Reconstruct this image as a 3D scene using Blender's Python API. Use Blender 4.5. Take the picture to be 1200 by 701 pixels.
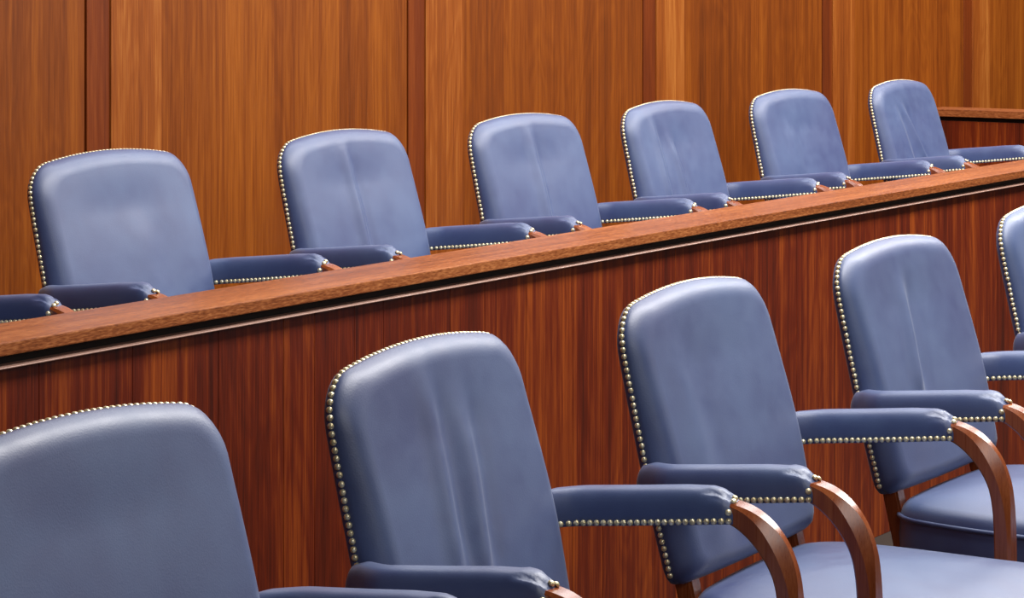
import bpy, bmesh, math, random
from mathutils import Vector, Matrix
random.seed(7)
for o in list(bpy.data.objects): bpy.data.objects.remove(o)
S = bpy.context.scene
C = S.collection

# ------------------------------------------------------------ camera, world, lights, exposure
CAM_Z = 1.485
cd = bpy.data.cameras.new('camera'); cam = bpy.data.objects.new('camera', cd); C.objects.link(cam)
cam.location = (0, 0, CAM_Z); cam.rotation_euler = (math.pi/2, 0, -0.996)
cd.sensor_width = 36; cd.lens = 2973.06/1200*36; cd.shift_y = -(350.5+38.19)/1200
cd.clip_start = 0.05; cd.clip_end = 100
S.camera = cam
w = bpy.data.worlds.new('world'); S.world = w; w.use_nodes = True
w.node_tree.nodes['Background'].inputs[0].default_value = (0.86, 0.92, 1.0, 1)
w.node_tree.nodes['Background'].inputs[1].default_value = 0.03
def area(name, loc, target, sx, sy, power, col=(1, .95, .88)):
    l = bpy.data.lights.new(name, 'AREA'); l.shape = 'RECTANGLE'; l.size = sx; l.size_y = sy; l.energy = power; l.color = col
    o = bpy.data.objects.new(name, l); C.objects.link(o); o.location = loc
    o.rotation_euler = (Vector(target)-Vector(loc)).to_track_quat('-Z', 'Y').to_euler()
    return o
area('ceiling_panel_light', (7.6, 3.2, 3.35), (7.6, 3.2, 0), 8.0, .8, 205, (.97, .98, 1))
area('ceiling_panel_light', (7.0, 1.35, 3.35), (7.0, 1.35, 0), 8.0, 1.0, 610, (1, .98, .96))
area('ceiling_panel_light', (8.5, -5.0, 3.0), (6.0, 3.0, .6), 7.0, 2.0, 130, (1, .97, .93))
area('ceiling_panel_light', (0.5, -1.5, 3.3), (4.0, 2.5, .8), 2.0, 1.2, 65, (1, .97, .93))
vs = S.view_settings
vs.view_transform = 'Standard'; vs.look = 'None'; vs.gamma = 1; vs.exposure = -0.58; vs.use_curve_mapping = False

# ------------------------------------------------------------ helpers
def link(name, mesh, mat=None, parent=None, kind=None, label=None, smooth=False):
    o = bpy.data.objects.new(name, mesh); C.objects.link(o)
    if mat and not mesh.materials: mesh.materials.append(mat)
    if parent: o.parent = parent
    if kind: o['kind'] = kind
    if label: o['label'] = label
    if smooth: mesh.polygons.foreach_set('use_smooth', [True]*len(mesh.polygons))
    return o
def mesh_of(name, verts, faces):
    m = bpy.data.meshes.new(name); m.from_pydata([tuple(v) for v in verts], [], faces); m.update()
    bm = bmesh.new(); bm.from_mesh(m); bmesh.ops.recalc_face_normals(bm, faces=bm.faces); bm.to_mesh(m); bm.free()
    return m
def box_mesh(name, x0, x1, y0, y1, z0, z1, bev=0.0, seg=2):
    bm = bmesh.new(); bmesh.ops.create_cube(bm, size=1)
    for v in bm.verts:
        v.co = Vector(((x0+x1)/2+v.co.x*(x1-x0), (y0+y1)/2+v.co.y*(y1-y0), (z0+z1)/2+v.co.z*(z1-z0)))
    if bev: bmesh.ops.bevel(bm, geom=list(bm.edges), offset=bev, segments=seg, affect='EDGES', profile=.6)
    m = bpy.data.meshes.new(name); bm.to_mesh(m); bm.free(); return m
def loft(rings, cap=True, closed=True):
    n = len(rings[0]); V = [p for r in rings for p in r]; Fs = []
    for i in range(len(rings)-1):
        for j in range(n if closed else n-1):
            a = i*n+j; b = i*n+(j+1) % n
            Fs.append((a, b, b+n, a+n))
    if cap:
        Fs.append(tuple(range(n))[::-1]); Fs.append(tuple(range((len(rings)-1)*n, len(rings)*n)))
    return V, Fs
def sstep(a, b, x):
    t = max(0, min(1, (x-a)/(b-a))); return t*t*(3-2*t)
def interp(tab, x):
    if x <= tab[0][0]: return tab[0][1]
    for (a, p), (b, q) in zip(tab, tab[1:]):
        if x <= b: return p+(q-p)*(x-a)/(b-a)
    return tab[-1][1]

# ------------------------------------------------------------ materials
def nodes(name):
    m = bpy.data.materials.new(name); m.use_nodes = True; nt = m.node_tree
    return m, nt, nt.nodes['Principled BSDF']
def N(nt, t, **k):
    n = nt.nodes.new(t)
    for a, v in k.items(): setattr(n, a, v)
    return n
def math_node(nt, op, a, b=None, c=None):
    n = N(nt, 'ShaderNodeMath', operation=op)
    for i, v in enumerate((a, b, c)):
        if v is None: continue
        if isinstance(v, (int, float)): n.inputs[i].default_value = v
        else: nt.links.new(v, n.inputs[i])
    return n.outputs[0]
def srgb(r, g, b):
    f = lambda c: (c/255/12.92) if c/255 <= .04045 else ((c/255+.055)/1.055)**2.4
    return (f(r), f(g), f(b), 1)
def wood(name, cols, axis='z', fleck=9, rough=.33, coat=.35, contrast=1.0, scale=1.0, tone=.12, pores=.5, spec=.35):
    m, nt, B = nodes(name)
    tc = N(nt, 'ShaderNodeTexCoord'); oi = N(nt, 'ShaderNodeObjectInfo')
    off = N(nt, 'ShaderNodeVectorMath', operation='SCALE'); off.inputs[0].default_value = (31, 17, 23)
    nt.links.new(oi.outputs['Random'], off.inputs['Scale'])
    add = N(nt, 'ShaderNodeVectorMath', operation='ADD')
    nt.links.new(tc.outputs['Object'], add.inputs[0]); nt.links.new(off.outputs[0], add.inputs[1])
    def noise(across, along, detail, dist, rgh=.55):
        mp = N(nt, 'ShaderNodeMapping'); s = [across*scale]*3; s['xyz'.index(axis)] = along*scale
        mp.inputs['Scale'].default_value = s
        nt.links.new(add.outputs[0], mp.inputs[0])
        n = N(nt, 'ShaderNodeTexNoise'); n.inputs['Scale'].default_value = 1; n.inputs['Detail'].default_value = detail
        n.inputs['Roughness'].default_value = rgh; n.inputs['Distortion'].default_value = dist
        nt.links.new(mp.outputs[0], n.inputs[0]); return n.outputs['Fac']
    n1 = noise(14, .4, 6, .15, .6); n2 = noise(90, 1.6, 5, .2, .7); n3 = noise(420, fleck, 3, 0, .6); n4 = noise(3.2, .55, 3, 1.2)
    rings = math_node(nt, 'SINE', math_node(nt, 'MULTIPLY', n4, 95))
    f = math_node(nt, 'MULTIPLY_ADD', n1, .9, -.45)
    f = math_node(nt, 'ADD', f, math_node(nt, 'MULTIPLY_ADD', n2, .75, -.375))
    f = math_node(nt, 'ADD', f, math_node(nt, 'MULTIPLY', rings, .035))
    f = math_node(nt, 'ADD', f, math_node(nt, 'MULTIPLY_ADD', n3, pores, -.5*pores))
    f = math_node(nt, 'MULTIPLY_ADD', f, 1.5*contrast, .5)
    f = math_node(nt, 'ADD', f, math_node(nt, 'MULTIPLY_ADD', oi.outputs['Random'], tone*2, -tone))
    r = N(nt, 'ShaderNodeValToRGB'); nt.links.new(f, r.inputs[0])
    e = r.color_ramp.elements; pos = [0.0, .5, 1.0]
    e[0].position = 0.05; e[0].color = srgb(*cols[0]); e[1].position = .95; e[1].color = srgb(*cols[2])
    x = e.new(.5); x.color = srgb(*cols[1])
    nt.links.new(r.outputs[0], B.inputs['Base Color'])
    rr = math_node(nt, 'MULTIPLY_ADD', n3, .2, rough-.1); nt.links.new(rr, B.inputs['Roughness'])
    B.inputs['Coat Weight'].default_value = coat; B.inputs['Coat Roughness'].default_value = .22
    B.inputs['Specular IOR Level'].default_value = spec
    bp = N(nt, 'ShaderNodeBump'); bp.inputs['Strength'].default_value = .12; bp.inputs['Distance'].default_value = .001
    nt.links.new(n3, bp.inputs['Height']); nt.links.new(bp.outputs[0], B.inputs['Normal'])
    return m
M = {}
M['wall'] = wood('wall_veneer', ((64, 22, 1), (124, 58, 5), (168, 92, 20)), contrast=.65, tone=.10, coat=.15, rough=.42)
M['wall_red'] = wood('wall_stile_veneer', ((70, 24, 3), (112, 46, 6), (148, 72, 18)), contrast=.6, tone=.06, coat=.15, rough=.42)
M['wall_light'] = wood('wall_strip_veneer', ((100, 42, 8), (146, 74, 18), (190, 118, 50)), contrast=.8, tone=.05, coat=.15, rough=.42)
M['front'] = wood('front_panel_veneer', ((48, 9, 1), (102, 30, 3), (160, 74, 16)), contrast=.9, tone=.04, coat=.1, rough=.45)
M['cap'] = wood('rail_cap_wood', ((66, 24, 8), (142, 76, 36), (192, 120, 68)), axis='x', fleck=70, contrast=.65, tone=0, pores=1.5, coat=.1, rough=.42)
M['lip'] = wood('rail_lip_wood', ((140, 100, 84), (176, 138, 122), (200, 166, 150)), axis='x', contrast=.4, tone=0, coat=.4, rough=.3)
M['dark'] = wood('shaded_recess_wood', ((10, 4, 2), (20, 8, 4), (34, 14, 6)), axis='x', tone=0, coat=0, rough=.7)  # near-black tone: the shade in the neck under the caps is put into the colour
M['arm'] = wood('arm_wood', ((92, 36, 12), (140, 68, 30), (182, 106, 56)), contrast=.6, tone=.02, coat=.6, rough=.3)
def leather():
    m, nt, B = nodes('blue_leather')
    tc = N(nt, 'ShaderNodeTexCoord'); oi = N(nt, 'ShaderNodeObjectInfo')
    off = N(nt, 'ShaderNodeVectorMath', operation='SCALE'); off.inputs[0].default_value = (13, 29, 7)
    nt.links.new(oi.outputs['Random'], off.inputs['Scale'])
    add = N(nt, 'ShaderNodeVectorMath', operation='ADD')
    nt.links.new(tc.outputs['Object'], add.inputs[0]); nt.links.new(off.outputs[0], add.inputs[1])
    def nz(sc, det, dist=0):
        n = N(nt, 'ShaderNodeTexNoise'); n.inputs['Scale'].default_value = sc; n.inputs['Detail'].default_value = det
        n.inputs['Distortion'].default_value = dist; nt.links.new(add.outputs[0], n.inputs[0]); return n.outputs['Fac']
    big = nz(4.5, 3, .4); mid = nz(28, 4); fine = nz(260, 2)
    r = N(nt, 'ShaderNodeValToRGB'); e = r.color_ramp.elements
    e[0].position = .32; e[0].color = srgb(48, 60, 107); e[1].position = .68; e[1].color = srgb(68, 86, 127)
    f = math_node(nt, 'MULTIPLY_ADD', mid, .25, math_node(nt, 'MULTIPLY', big, .75))
    nt.links.new(f, r.inputs[0]); nt.links.new(r.outputs[0], B.inputs['Base Color'])
    nt.links.new(math_node(nt, 'MULTIPLY_ADD', mid, .16, .40), B.inputs['Roughness'])
    B.inputs['Specular IOR Level'].default_value = 1.0
    B.inputs['Sheen Weight'].default_value = .15; B.inputs['Sheen Roughness'].default_value = .4
    vo = N(nt, 'ShaderNodeTexVoronoi'); vo.inputs['Scale'].default_value = 420; nt.links.new(add.outputs[0], vo.inputs[0])
    h = math_node(nt, 'MULTIPLY_ADD', fine, .5, vo.outputs['Distance'])
    bp = N(nt, 'ShaderNodeBump'); bp.inputs['Strength'].default_value = .08; bp.inputs['Distance'].default_value = .0012
    nt.links.new(h, bp.inputs['Height']); nt.links.new(bp.outputs[0], B.inputs['Normal'])
    return m
M['leather'] = leather()
def brass():
    m, nt, B = nodes('brass')
    n = N(nt, 'ShaderNodeTexNoise'); n.inputs['Scale'].default_value = 160
    tc = N(nt, 'ShaderNodeTexCoord'); nt.links.new(tc.outputs['Object'], n.inputs[0])
    r = N(nt, 'ShaderNodeValToRGB'); e = r.color_ramp.elements
    e[0].position = .35; e[0].color = srgb(214, 196, 148); e[1].position = .65; e[1].color = srgb(252, 242, 206)
    nt.links.new(n.outputs['Fac'], r.inputs[0]); nt.links.new(r.outputs[0], B.inputs['Base Color'])
    B.inputs['Metallic'].default_value = .6; B.inputs['Roughness'].default_value = .3
    return m
M['brass'] = brass()
def plain(name, c1, c2, sc, rough, metal=0, bump=.2):
    m, nt, B = nodes(name)
    tc = N(nt, 'ShaderNodeTexCoord'); n = N(nt, 'ShaderNodeTexNoise'); n.inputs['Scale'].default_value = sc; n.inputs['Detail'].default_value = 5
    nt.links.new(tc.outputs['Object'], n.inputs[0])
    r = N(nt, 'ShaderNodeValToRGB'); e = r.color_ramp.elements; e[0].color = srgb(*c1); e[1].color = srgb(*c2); e[0].position = .3; e[1].position = .7
    nt.links.new(n.outputs['Fac'], r.inputs[0]); nt.links.new(r.outputs[0], B.inputs['Base Color'])
    B.inputs['Roughness'].default_value = rough; B.inputs['Metallic'].default_value = metal
    bp = N(nt, 'ShaderNodeBump'); bp.inputs['Strength'].default_value = bump; bp.inputs['Distance'].default_value = .002
    nt.links.new(n.outputs['Fac'], bp.inputs['Height']); nt.links.new(bp.outputs[0], B.inputs['Normal'])
    return m
M['carpet'] = plain('carpet', (30, 19, 12), (50, 33, 20), 300, .95)
M['metal'] = plain('dark_metal', (30, 28, 28), (44, 40, 40), 60, .4, .8)

# ------------------------------------------------------------ setting
FLOOR2 = CAM_Z-.379-.97          # upper floor
def struct(name, mesh, mat):
    o = link(name, mesh, mat, kind='structure'); return o
struct('floor', box_mesh('floor', -3, 13.5, -6, 2.90, -.1, 0), M['carpet'])
struct('trim_1', box_mesh('upper_platform', -3, 13.5, 2.935, 4.06, -.1, FLOOR2, .004), M['carpet'])['label'] = 'carpeted raised platform under the rear row of armchairs'
WY = 4.0; GX = 4.370; PER = 1.282; TOP = 3.4
wall = struct('wall_back', box_mesh('wall_core', -1.2, 13.5, WY+.012, WY+.12, -.1, TOP), M['dark'])
def board(name, x0, x1, yf, z0, z1, mat, parent, th=.02):
    cx = (x0+x1)/2
    m = box_mesh(name, -(x1-x0)/2, (x1-x0)/2, 0, th, z0, z1, .0012, 1)
    o = link(name, m, mat, parent); o.location = (cx, yf, 0); return o
for k in range(-4, 7):
    g = GX+k*PER
    segs = (('stile', .004, .082, 0.0, 'wall_red'), ('strip', .082, .262, -.004, 'wall_light'), ('panel', .263, PER-.004, 0.0, 'wall'))
    for nm, a, b, dy, mt in segs:
        x0, x1 = g+a, min(g+b, 13.5)
        if x1-x0 > .02: board('wall_'+nm, x0, x1, WY+dy, FLOOR2+.002, TOP, M[mt], wall)

# front rail wall: boards, lip, neck, cap, all one structure running along the row
SL = -.019
ang = math.atan(SL)
X0 = -.8; LEN = 10.75
Y0 = 2.843+SL*(X0-2.911)
ZC = CAM_Z-.591
front = struct('wall_front', box_mesh('front_wall_core', 0, LEN, .034, .10, 0, ZC-.045), M['dark'])
front.location = (X0, Y0, 0); front.rotation_euler.z = ang
front['label'] = 'low wooden front wall of the raised rear row'
x = 0.0
while x < LEN-.02:
    wd = random.choice((.09, .12, .15, .18, .22)); x1 = min(LEN, x+wd)
    b = board('veneer_board', x, x1-.0003, .014, 0, ZC-.0425, M['front'], front); x = x1
cap_m = box_mesh('rail_cap', 0, LEN, 0, .163, ZC-.0215, ZC, .0022, 2)
link('rail_cap', cap_m, M['cap'], front)
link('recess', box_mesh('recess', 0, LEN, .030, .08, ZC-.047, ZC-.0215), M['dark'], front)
link('panel_lip', box_mesh('lip', 0, LEN, -.002, .034, ZC-.042, ZC-.0393, .0008, 1), M['lip'], front)

# end partition running from the back wall forward
PX = 9.12
part = struct('wall_right', box_mesh('end_wall_core', PX+.03, PX+.10, 2.9, WY-.003, FLOOR2, CAM_Z-.547-.045), M['dark'])
part['label'] = 'low wooden end partition between the back wall and the rail'
ZP = CAM_Z-.547
y = 2.9
def board_y(y0, y1):
    m = box_mesh('end_board', -(y1-y0)/2, (y1-y0)/2, 0, .02, FLOOR2+.001, ZP-.045, .001, 1)
    o = link('veneer_board', m, M['front'], part); o.location = (PX+.01, (y0+y1)/2, 0); o.rotation_euler.z = -math.pi/2
while y < WY-.02:
    wd = random.choice((.12, .16, .2)); y1 = min(WY-.004, y+wd); board_y(y, y1-.0008); y = y1
cm = box_mesh('end_cap', 2.935, WY-.004, -.16, 0, ZP-.028, ZP, .0022, 2)
c = link('rail_cap', cm, M['cap'], part); c.rotation_euler.z = math.pi/2; c.location = (PX-.004, 0, 0)
link('recess', box_mesh('recess2', PX+.026, PX+.09, 2.935, WY-.004, ZP-.05, ZP-.028), M['dark'], part)

# ------------------------------------------------------------ the armchair
H = .97
TH = math.atan(.23)
UP = Vector((0, math.sin(TH), math.cos(TH)))        # up along the leaning back (local y points to the rear)
FW = Vector((0, -math.cos(TH), math.sin(TH)))       # out of the front face
ORG = Vector((0, -.0535, H-.44))                     # foot of the back, in the nail plane
VH = .4555
def bp(u, v, w_): return ORG+Vector((u, 0, 0))+UP*v+FW*w_
def outline(n=132, W=.244, inset=0.0):
    # rounded rectangle with crowned top, even arc-length samples, starts bottom centre, counter-clockwise
    W -= inset; v0 = inset+.010; v1 = VH-inset-.026
    rb, rt = .022, max(.02, .056-inset)
    pts = []
    def arc(cx, cy, r, a0, a1, k=14):
        for i in range(k+1):
            a = math.radians(a0+(a1-a0)*i/k); pts.append((cx+r*math.cos(a), cy+r*math.sin(a)))
    pts.append((0, v0)); arc(W-rb, v0+rb, rb, -90, 0, 6); arc(W-rt, v1-rt, rt, 0, 90); pts.append((0, v1))
    arc(-W+rt, v1-rt, rt, 90, 180); arc(-W+rb, v0+rb, rb, 180, 270, 6); pts.append((0, v0))
    dense = []
    for a, b in zip(pts, pts[1:]):
        d = math.dist(a, b); k = max(1, int(d/.004))
        for i in range(k): dense.append((a[0]+(b[0]-a[0])*i/k, a[1]+(b[1]-a[1])*i/k))
    def warp(p):
        u, v = p; t = sstep(.25, VH, v)
        wx = 1.0-.012*sstep(.3, VH, v)-.035*sstep(.16, 0, v)
        return (u*wx, v+.026*(1-(u/.244)**2)*t-.004*(1-(u/.247)**2)*(1-sstep(0, .1, v)))
    dense = [warp(p) for p in dense]; dense.append(dense[0])
    L = [0]
    for a, b in zip(dense, dense[1:]): L.append(L[-1]+math.dist(a, b))
    out = []; j = 0
    for i in range(n):
        s = L[-1]*i/n
        while L[j+1] < s: j += 1
        t = (s-L[j])/max(1e-9, L[j+1]-L[j]); out.append((dense[j][0]+(dense[j+1][0]-dense[j][0])*t, dense[j][1]+(dense[j+1][1]-dense[j][1])*t))
    return out, L[-1]
OUT, PERIM = outline(132)
OUTD, _ = outline(1000)
CU, CV = 0.0, .215
def face_disp(u, v, folds):
    d = -.0085*math.exp(-(abs(u+.01)/.15)**3)*sstep(.415, .32, v)*sstep(.0, .22, v)      # worn hollow
    for (u0, v0, u1, v1, amp, wd) in folds:
        t = (v0-v)/(v0-v1)
        if t < -.3 or t > 1.35: continue
        uc = u0+(u1-u0)*t+.002*math.sin(6*t)
        env = sstep(-.25, .2, t)*sstep(1.3, .85, t)
        s = (u-uc)/(wd*1.35)
        d += 2.2*amp*env*(math.exp(-s*s*1.2)-.5*math.exp(-((s-1.55)/.8)**2))
    return d
def cushion_mesh(folds):
    n = len(OUT); rings = []
    # (shrink towards centre 0..1, height)
    prof = [(0, 0.0), (-.005, .005), (.001, .0125), (.015, .020), (.032, .0275), (.055, .034), (.085, .0395), (.125, .0435)]
    for s, h in prof: rings.append((s, h))
    K = 46
    for i in range(1, K+1):
        s = .125+(1-.125)*(i/K)**.92
        rings.append((min(s, .995), .0435+.008*(1-(1-(s-.125)/.875)**2.2)))
    V = []
    for s, h in rings:
        for (u, v) in OUT:
            uu = CU+(u-CU)*(1-s); vv = CV+(v-CV)*(1-s)
            hh = h
            if s > .02: hh += face_disp(uu, vv, folds)*sstep(.02, .2, s)
            V.append(bp(uu, vv, hh*(1-.34*sstep(.16, .43, vv))))
    Fs = []
    for i in range(len(rings)-1):
        for j in range(n):
            a = i*n+j; b = i*n+(j+1) % n; Fs.append((a, b, b+n, a+n))
    Fs.append(tuple(range((len(rings)-1)*n, len(rings)*n)))
    return mesh_of('back_cushion', V, Fs)
def shell_mesh():
    rings = []
    for s, h in ((.985, -.026), (.5, -.025), (.12, -.021), (.03, -.016), (.004, -.011), (-.003, -.006), (-.002, -.002), (.0, .002), (.02, .004)):
        rings.append([bp(CU+(u-CU)*(1-s), CV+(v-CV)*(1-s), h) for u, v in OUT])
    V, Fs = loft(rings); return mesh_of('back_shell', V, Fs)
def nails_mesh(name, spots, r=.0047):
    V = []; Fs = []
    for p, nrm in spots:
        nrm = nrm.normalized(); t = nrm.orthogonal().normalized(); b = nrm.cross(t); base = len(V); k = 8
        for rr, hh in ((1.0, -.0005), (.93, .0019), (.6, .0036)):
            for i in range(k):
                a = 2*math.pi*i/k; V.append(p+(t*math.cos(a)+b*math.sin(a))*r*rr+nrm*hh)
        V.append(p+nrm*.0042)
        for q in range(2):
            for i in range(k):
                x, y_ = base+q*k+i, base+q*k+(i+1) % k; Fs.append((x, y_, y_+k, x+k))
        for i in range(k): Fs.append((base+2*k+i, base+2*k+(i+1) % k, base+3*k))
        Fs.append(tuple(range(base+k-1, base-1, -1)))
    m = bpy.data.meshes.new(name); m.from_pydata([tuple(v) for v in V], [], Fs); m.update(); return m
def back_nails():
    sp = []; cnt = int(PERIM/.0105); n = len(OUTD)
    for i in range(cnt):
        j = int(n*i/cnt); u, v = OUTD[j]
        if v < .022: continue
        a, b = OUTD[(j-3) % n], OUTD[(j+3) % n]
        t = Vector((b[0]-a[0], b[1]-a[1])).normalized(); nn = Vector((t.y, -t.x))
        jz = random.uniform(-.0005, .0005)
        sp.append((bp(u+nn.x*.0012, v+nn.y*.0012-.0018*max(0, nn.y), -.001+jz), Vector((nn.x, 0, 0))+UP*nn.y+FW*.25))
    return nails_mesh('back_nailheads', sp)

PT = [(.002, -.258), (.008, -.247), (.03, -.2395), (.08, -.2345), (.16, -.2265), (.23, -.219), (.272, -.2165), (.288, -.219), (.298, -.2245), (.306, -.232), (.311, -.238)]
PB = [(.002, -.292), (.04, -.292), (.16, -.279), (.29, -.264), (.311, -.263)]
PW = [(.002, .018), (.010, .024), (.05, .0275), (.25, .0275), (.285, .0265), (.297, .0245), (.305, .0215), (.311, .0185)]
def pad_mesh(side):
    rings = []; ys = [.002, .004, .006]+[.010+.279*i/50 for i in range(51)]+[.289+.022*i/12 for i in range(13)]
    ys = sorted(set([round(y, 4) for y in ys if y <= .311]))
    for y in ys:
        zt, zb, hw = interp(PT, y), interp(PB, y), interp(PW, y)
        xc = .28-.036*(1-sstep(-.01, .08, y)); ring = []
        K = 22; h = zt-zb
        for i in range(K+1):       # dome from inner bottom over the top to the outer bottom
            a = math.pi*i/K
            ca, sa = math.cos(a), math.sin(a)
            px = -math.copysign(abs(ca)**.62, ca)*hw*(1.0+.05*sa)
            pz = zb+h*(abs(sa)**.72)
            if y > .262:           # gathered pleats at the tip
                q = (y-.262)/.049; f = math.sin(q*math.pi)
                pz -= .0068*f*math.exp(-((a-math.radians(58+20*q))/.13)**2)+.0068*f*math.exp(-((a-math.radians(122-20*q))/.13)**2)
                pz += .002*f*math.exp(-((a-math.radians(82))/.16)**2)
                px *= 1-.10*f*math.exp(-((a-math.radians(40+18*q))/.12)**2)
            ring.append(Vector((side*(xc+px), -y, H+pz)))
        rings.append(ring)
    V, Fs = loft(rings); return mesh_of('armrest_pad', V, Fs)
def pad_nails(side):
    sp = []
    for dirx in (-1, 1):
        n = 27
        for i in range(n):
            y = .018+.0107*i
            if y > .298: break
            xc = .28-.036*(1-sstep(-.01, .08, y)); hw = interp(PW, y); zb = interp(PB, y)
            sp.append((Vector((side*(xc+dirx*(hw+.0002)), -y, H+zb+.0045)), Vector((side*dirx, 0, 0))))
        for dz in (.0045, .0165):
            sp.append((Vector((side*(.28+dirx*.0205), -.305, H+interp(PB, .305)+dz)), Vector((side*dirx, -.7, 0))))
    sp.append((Vector((side*.28, -.306, H-.2305)), Vector((0, -.6, 1))))
    sp.append((Vector((side*.271, -.308, H-.2335)), Vector((-side*.5, -.6, .8))))
    return nails_mesh('armrest_nailheads', sp, .0048)
def catmull(P, k):
    out = []
    P = [P[0]]+P+[P[-1]]
    for i in range(1, len(P)-2):
        for j in range(k):
            t = j/k; a, b, c, d = P[i-1:i+3]
            out.append(tuple(.5*(2*b[m]+(-a[m]+c[m])*t+(2*a[m]-5*b[m]+4*c[m]-d[m])*t*t+(-a[m]+3*b[m]-3*c[m]+d[m])*t**3) for m in range(len(b))))
    out.append(P[-2]); return out
def post_mesh(side):
    # y, z, thickness in the bend plane, half width across, chamfer
    P = [(.270, -.248, .026, .0165, .003), (.306, -.250, .029, .0170, .003), (.338, -.264, .035, .0178, .007), (.366, -.290, .038, .0180, .0125), (.384, -.325, .034, .0175, .0115),
         (.391, -.365, .030, .0170, .007), (.3935, -.42, .0285, .0165, .004), (.394, -.49, .029, .0165, .004), (.392, -.56, .030, .0165, .004)]
    Q = catmull(P, 6); rings = []
    for i, (y, z, t, hw, ch) in enumerate(Q):
        a = Q[max(0, i-1)]; b = Q[min(len(Q)-1, i+1)]
        tg = Vector((b[0]-a[0], b[1]-a[1])).normalized(); nn = Vector((-tg.y, tg.x))      # towards outside of the bend
        if nn.x < 0 and nn.y < 0: nn = -nn
        h = t*.5; hw *= 1.05; ring = []
        c2 = ch*1.3
        for px, pn in ((-hw, -h+.003), (-hw, h-c2), (-hw+ch, h), (hw-ch, h), (hw, h-c2), (hw, -h+.003), (hw-.003, -h), (-hw+.003, -h)):
            ring.append(Vector((side*(.28+px), -(y+nn.x*pn), H+z+nn.y*pn)))
        rings.append(ring)
    V, Fs = loft(rings); m = mesh_of('arm_post', V, Fs)
    n = 8; m.polygons.foreach_set('use_smooth', [True]*len(m.polygons))
    bm = bmesh.new(); bm.from_mesh(m)
    for e in bm.edges:
        if abs(e.verts[0].index-e.verts[1].index) == n and len(e.link_faces) == 2 and e.calc_face_angle(0) > .25: e.smooth = False
    bm.to_mesh(m); bm.free(); return m
def seat_outline(k=120, off=0.0):
    pts = []; hw = .258+off; yr = .072-off; yf = .52+off; rr, rf = .062, .07
    def arc(cx, cy, r, a0, a1, n=12):
        for i in range(n+1):
            a = math.radians(a0+(a1-a0)*i/n); pts.append((cx+r*math.cos(a), cy+r*math.sin(a)))
    arc(hw-rr, yr+rr, rr, -90, 0); arc(hw-rf, yf-rf, rf, 0, 90); arc(-hw+rf, yf-rf, rf, 90, 180); arc(-hw+rr, yr+rr, rr, 180, 270)
    pts.append(pts[0]); D = []
    for a, b in zip(pts, pts[1:]):
        d = math.dist(a, b); n = max(1, int(d/.004))
        for i in range(n):
            x_, y_ = a[0]+(b[0]-a[0])*i/n, a[1]+(b[1]-a[1])*i/n
            y_ += .022*(1-(x_/.26)**2)*sstep(.3, .52, y_)-.02*(1-(x_/.26)**2)*sstep(.2, .05, y_)
            x_ *= 1-.07*sstep(.25, .04, y_)
            D.append((x_, y_))
    step = len(D)/k
    return [D[int(i*step)] for i in range(k)]
SO = seat_outline()
SC = .29
def seat_mesh():
    rings = []
    def ring(s, z): rings.append([Vector((x_*(1-s), -(SC+(y_-SC)*(1-s)), H+z)) for x_, y_ in SO])
    ring(.99, -.545); ring(.06, -.545); ring(.01, -.54); ring(.0, -.53); ring(-.006, -.50); ring(0, -.475); ring(.002, -.467)
    ring(.006, -.462); ring(.018, -.4535); ring(.05, -.444)
    for i in range(1, 19):
        s = .05+.945*i/18; ring(s, -.444+.034*(1-(1-(s-.05)/.95)**1.9))
    V, Fs = loft(rings); return mesh_of('seat_cushion', V, Fs)
def welt_mesh(z=-.4665, r=.0042):
    V = []; Fs = []; n = len(SO); k = 8
    for i, (x_, y_) in enumerate(SO):
        a, b = SO[i-1], SO[(i+1) % n]; t = Vector((b[0]-a[0], b[1]-a[1])).normalized(); nn = Vector((t.y, -t.x))
        for j in range(k):
            al = 2*math.pi*j/k; V.append(Vector((x_+nn.x*(r*math.cos(al)+.002), -(y_+nn.y*(r*math.cos(al)+.002)), H+z+r*math.sin(al))))
    for i in range(n):
        for j in range(k):
            a = i*k+j; b = i*k+(j+1) % k; c_ = ((i+1) % n)*k+j; d_ = ((i+1) % n)*k+(j+1) % k; Fs.append((a, b, d_, c_))
    return mesh_of('welt', V, Fs)
def stile_mesh(side):
    rings = []
    for v in (.02, 0, -.03, -.06, -.09, -.105):
        p = [bp(side*.192+du, v, w_) for du, w_ in ((-.016, -.014), (.016, -.014), (.016, .016), (-.016, .016))]
        rings.append(p)
    V, Fs = loft(rings); m = mesh_of('back_stile', V, Fs)
    bm = bmesh.new(); bm.from_mesh(m)
    bmesh.ops.bevel(bm, geom=[e for e in bm.edges if abs((e.verts[0].co-e.verts[1].co).normalized().dot(UP)) > .8], offset=.004, segments=2, affect='EDGES')
    bm.to_mesh(m); bm.free(); return m
def rail_mesh():
    rings = []
    for s, z in ((.99, -.60), (.02, -.60), (.0, -.595), (-.004, -.59), (-.004, -.55), (.0, -.5455), (.99, -.5455)):
        rings.append([Vector((x_*(1-s), -(SC+(y_-SC)*(1-s)), H+z)) for x_, y_ in SO])
    V, Fs = loft(rings); return mesh_of('seat_rail', V, Fs)
def lathe(name, prof, n=24, cy=-SC):
    rings = [[Vector((r*math.cos(2*math.pi*i/n), cy+r*math.sin(2*math.pi*i/n), z)) for i in range(n)] for r, z in prof]
    V, Fs = loft(rings); return mesh_of(name, V, Fs)
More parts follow.
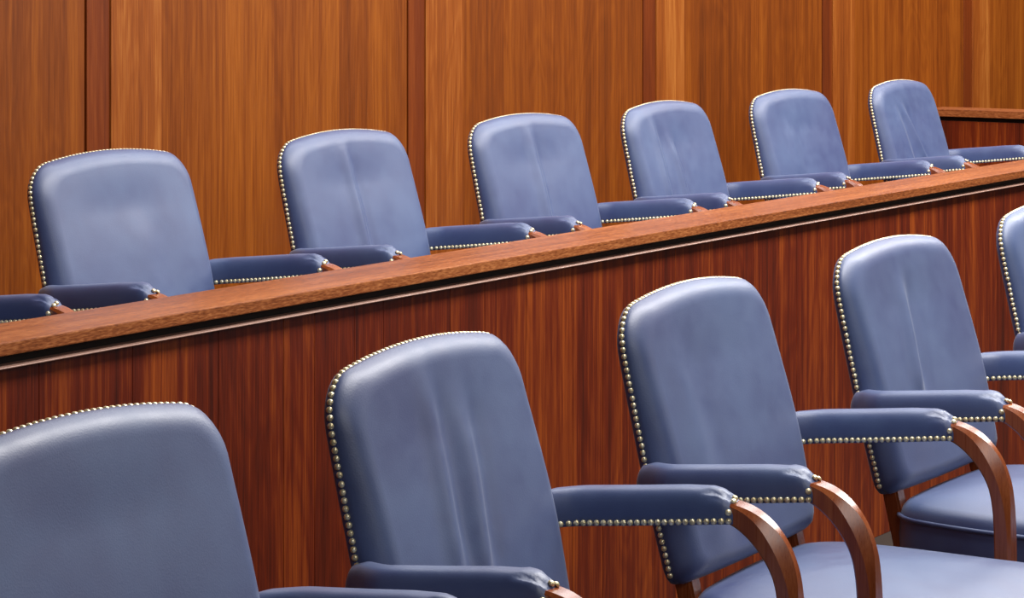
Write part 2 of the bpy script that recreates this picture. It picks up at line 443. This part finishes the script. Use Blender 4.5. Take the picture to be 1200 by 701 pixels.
def foot_mesh(k):
    a = math.radians(45+90*k); d = Vector((math.cos(a), math.sin(a), 0)); s = Vector((-d.y, d.x, 0)); rings = []
    for t, h0, h1, hw in ((.02, .10, .16, .024), (.10, .085, .145, .023), (.20, .045, .09, .020), (.28, .012, .05, .019), (.30, 0, .04, .019)):
        c_ = Vector((0, -SC, 0))+d*t
        rings.append([c_+s*hw+Vector((0, 0, h0)), c_-s*hw+Vector((0, 0, h0)), c_-s*hw*.8+Vector((0, 0, h1)), c_+s*hw*.8+Vector((0, 0, h1))])
    V, Fs = loft(rings); return mesh_of('base_leg', V, Fs)

def smooth(m): m.polygons.foreach_set('use_smooth', [True]*len(m.polygons)); return m
G = dict(shell=smooth(shell_mesh()), bn=smooth(back_nails()), padl=smooth(pad_mesh(-1)), padr=smooth(pad_mesh(1)), pnl=smooth(pad_nails(-1)), pnr=smooth(pad_nails(1)),
         postl=post_mesh(-1), postr=post_mesh(1), seat=smooth(seat_mesh()), welt=smooth(welt_mesh()), stl=stile_mesh(-1), str_=stile_mesh(1), rail=smooth(rail_mesh()),
         col=smooth(lathe('pedestal', [(.001, .375), (.09, .375), (.09, .365), (.03, .355), (.03, .17), (.042, .15), (.042, .09), (.001, .09)])),
         feet=[foot_mesh(k) for k in range(4)])
def armchair(loc, yaw, folds, label, group):
    r = bpy.data.objects.new('armchair', None); C.objects.link(r); r.location = loc; r.rotation_euler = (0, 0, yaw)
    r.empty_display_size = .2
    r['label'] = label; r['category'] = 'chair'; r['group'] = group
    link('back_shell', G['shell'], M['leather'], r)
    link('back_cushion', smooth(cushion_mesh(folds)), M['leather'], r)
    link('back_nailheads', G['bn'], M['brass'], r, kind='stuff')
    for a, b, c_ in (('padl', 'pnl', 'postl'), ('padr', 'pnr', 'postr')):
        p = link('armrest_pad', G[a], M['leather'], r)
        link('armrest_nailheads', G[b], M['brass'], p, kind='stuff')
        link('arm_post', G[c_], M['arm'], r)
    s = link('seat_cushion', G['seat'], M['leather'], r)
    link('welt', G['welt'], M['leather'], s)
    link('back_stile', G['stl'], M['arm'], r); link('back_stile', G['str_'], M['arm'], r)
    link('seat_rail', G['rail'], M['arm'], r)
    link('pedestal', G['col'], M['metal'], r)
    for f in G['feet']: link('base_leg', f, M['arm'], r)
    return r

front_row = [
 (2.1603, 1.9518, -.0021, [], 'blue leather armchair at lower left corner of the photo, cut by frame, smooth unwrinkled back'),
 (2.8550, 1.9559, .0810, [(-.052, .387, -.078, .16, .0042, .017), (.024, .348, -.013, .13, .0048, .019)], 'blue leather armchair in the front row, largest whole back, two vertical folds'),
 (3.6185, 1.9583, .0345, [(-.15, .37, -.135, .06, .0018, .03)], 'blue leather armchair in the front row with a smooth back, third from left'),
 (4.4060, 1.9612, -.0086, [(-.056, .365, -.088, .18, .0050, .018)], 'blue leather armchair in the front row, single fold down its back, seat in view'),
 (5.2552, 1.9899, -.0182, [], 'blue leather armchair cut off by the right edge of the photo, front row'),
]
back_row = [
 (3.1274, 3.4965, .0183, [], 'blue leather armchair beyond left edge, only its armrest showing behind the rail'),
 (3.9125, 3.4788, .0327, [(.02, .30, .03, .1, .0012, .03)], 'blue leather armchair behind the rail, leftmost whole back, dark worn spot, no fold'),
 (4.6895, 3.4667, .0248, [(-.034, .40, -.030, .12, .0042, .014)], 'blue leather armchair behind the rail, second whole back, one long crease in middle'),
 (5.4564, 3.4633, -.0183, [(-.020, .385, -.026, .10, .0050, .016)], 'blue leather armchair behind the rail, third whole back from left, deep central crease'),
 (6.1893, 3.4649, .0282, [(-.132, .384, -.136, .18, .0040, .014), (-.052, .34, -.034, .13, .0045, .014)], 'blue leather armchair behind the rail, fourth whole back, two short creases left of middle'),
 (6.9885, 3.4769, -.0347, [(-.10, .34, -.09, .2, .0018, .03)], 'blue leather armchair behind the rail, second from right, soft back without creases'),
 (7.7732, 3.4643, .0231, [(-.075, .362, .000, .18, .0045, .016), (-.13, .35, -.10, .12, .003, .018)], 'blue leather armchair behind the rail, rightmost and farthest, beside the end partition'),
]
for x, y, a, f, lb in front_row: armchair((x, y, 0), a, f, lb, 'front row of blue armchairs')
for x, y, a, f, lb in back_row: armchair((x, y, FLOOR2), a, f, lb, 'rear row of blue armchairs behind the rail')
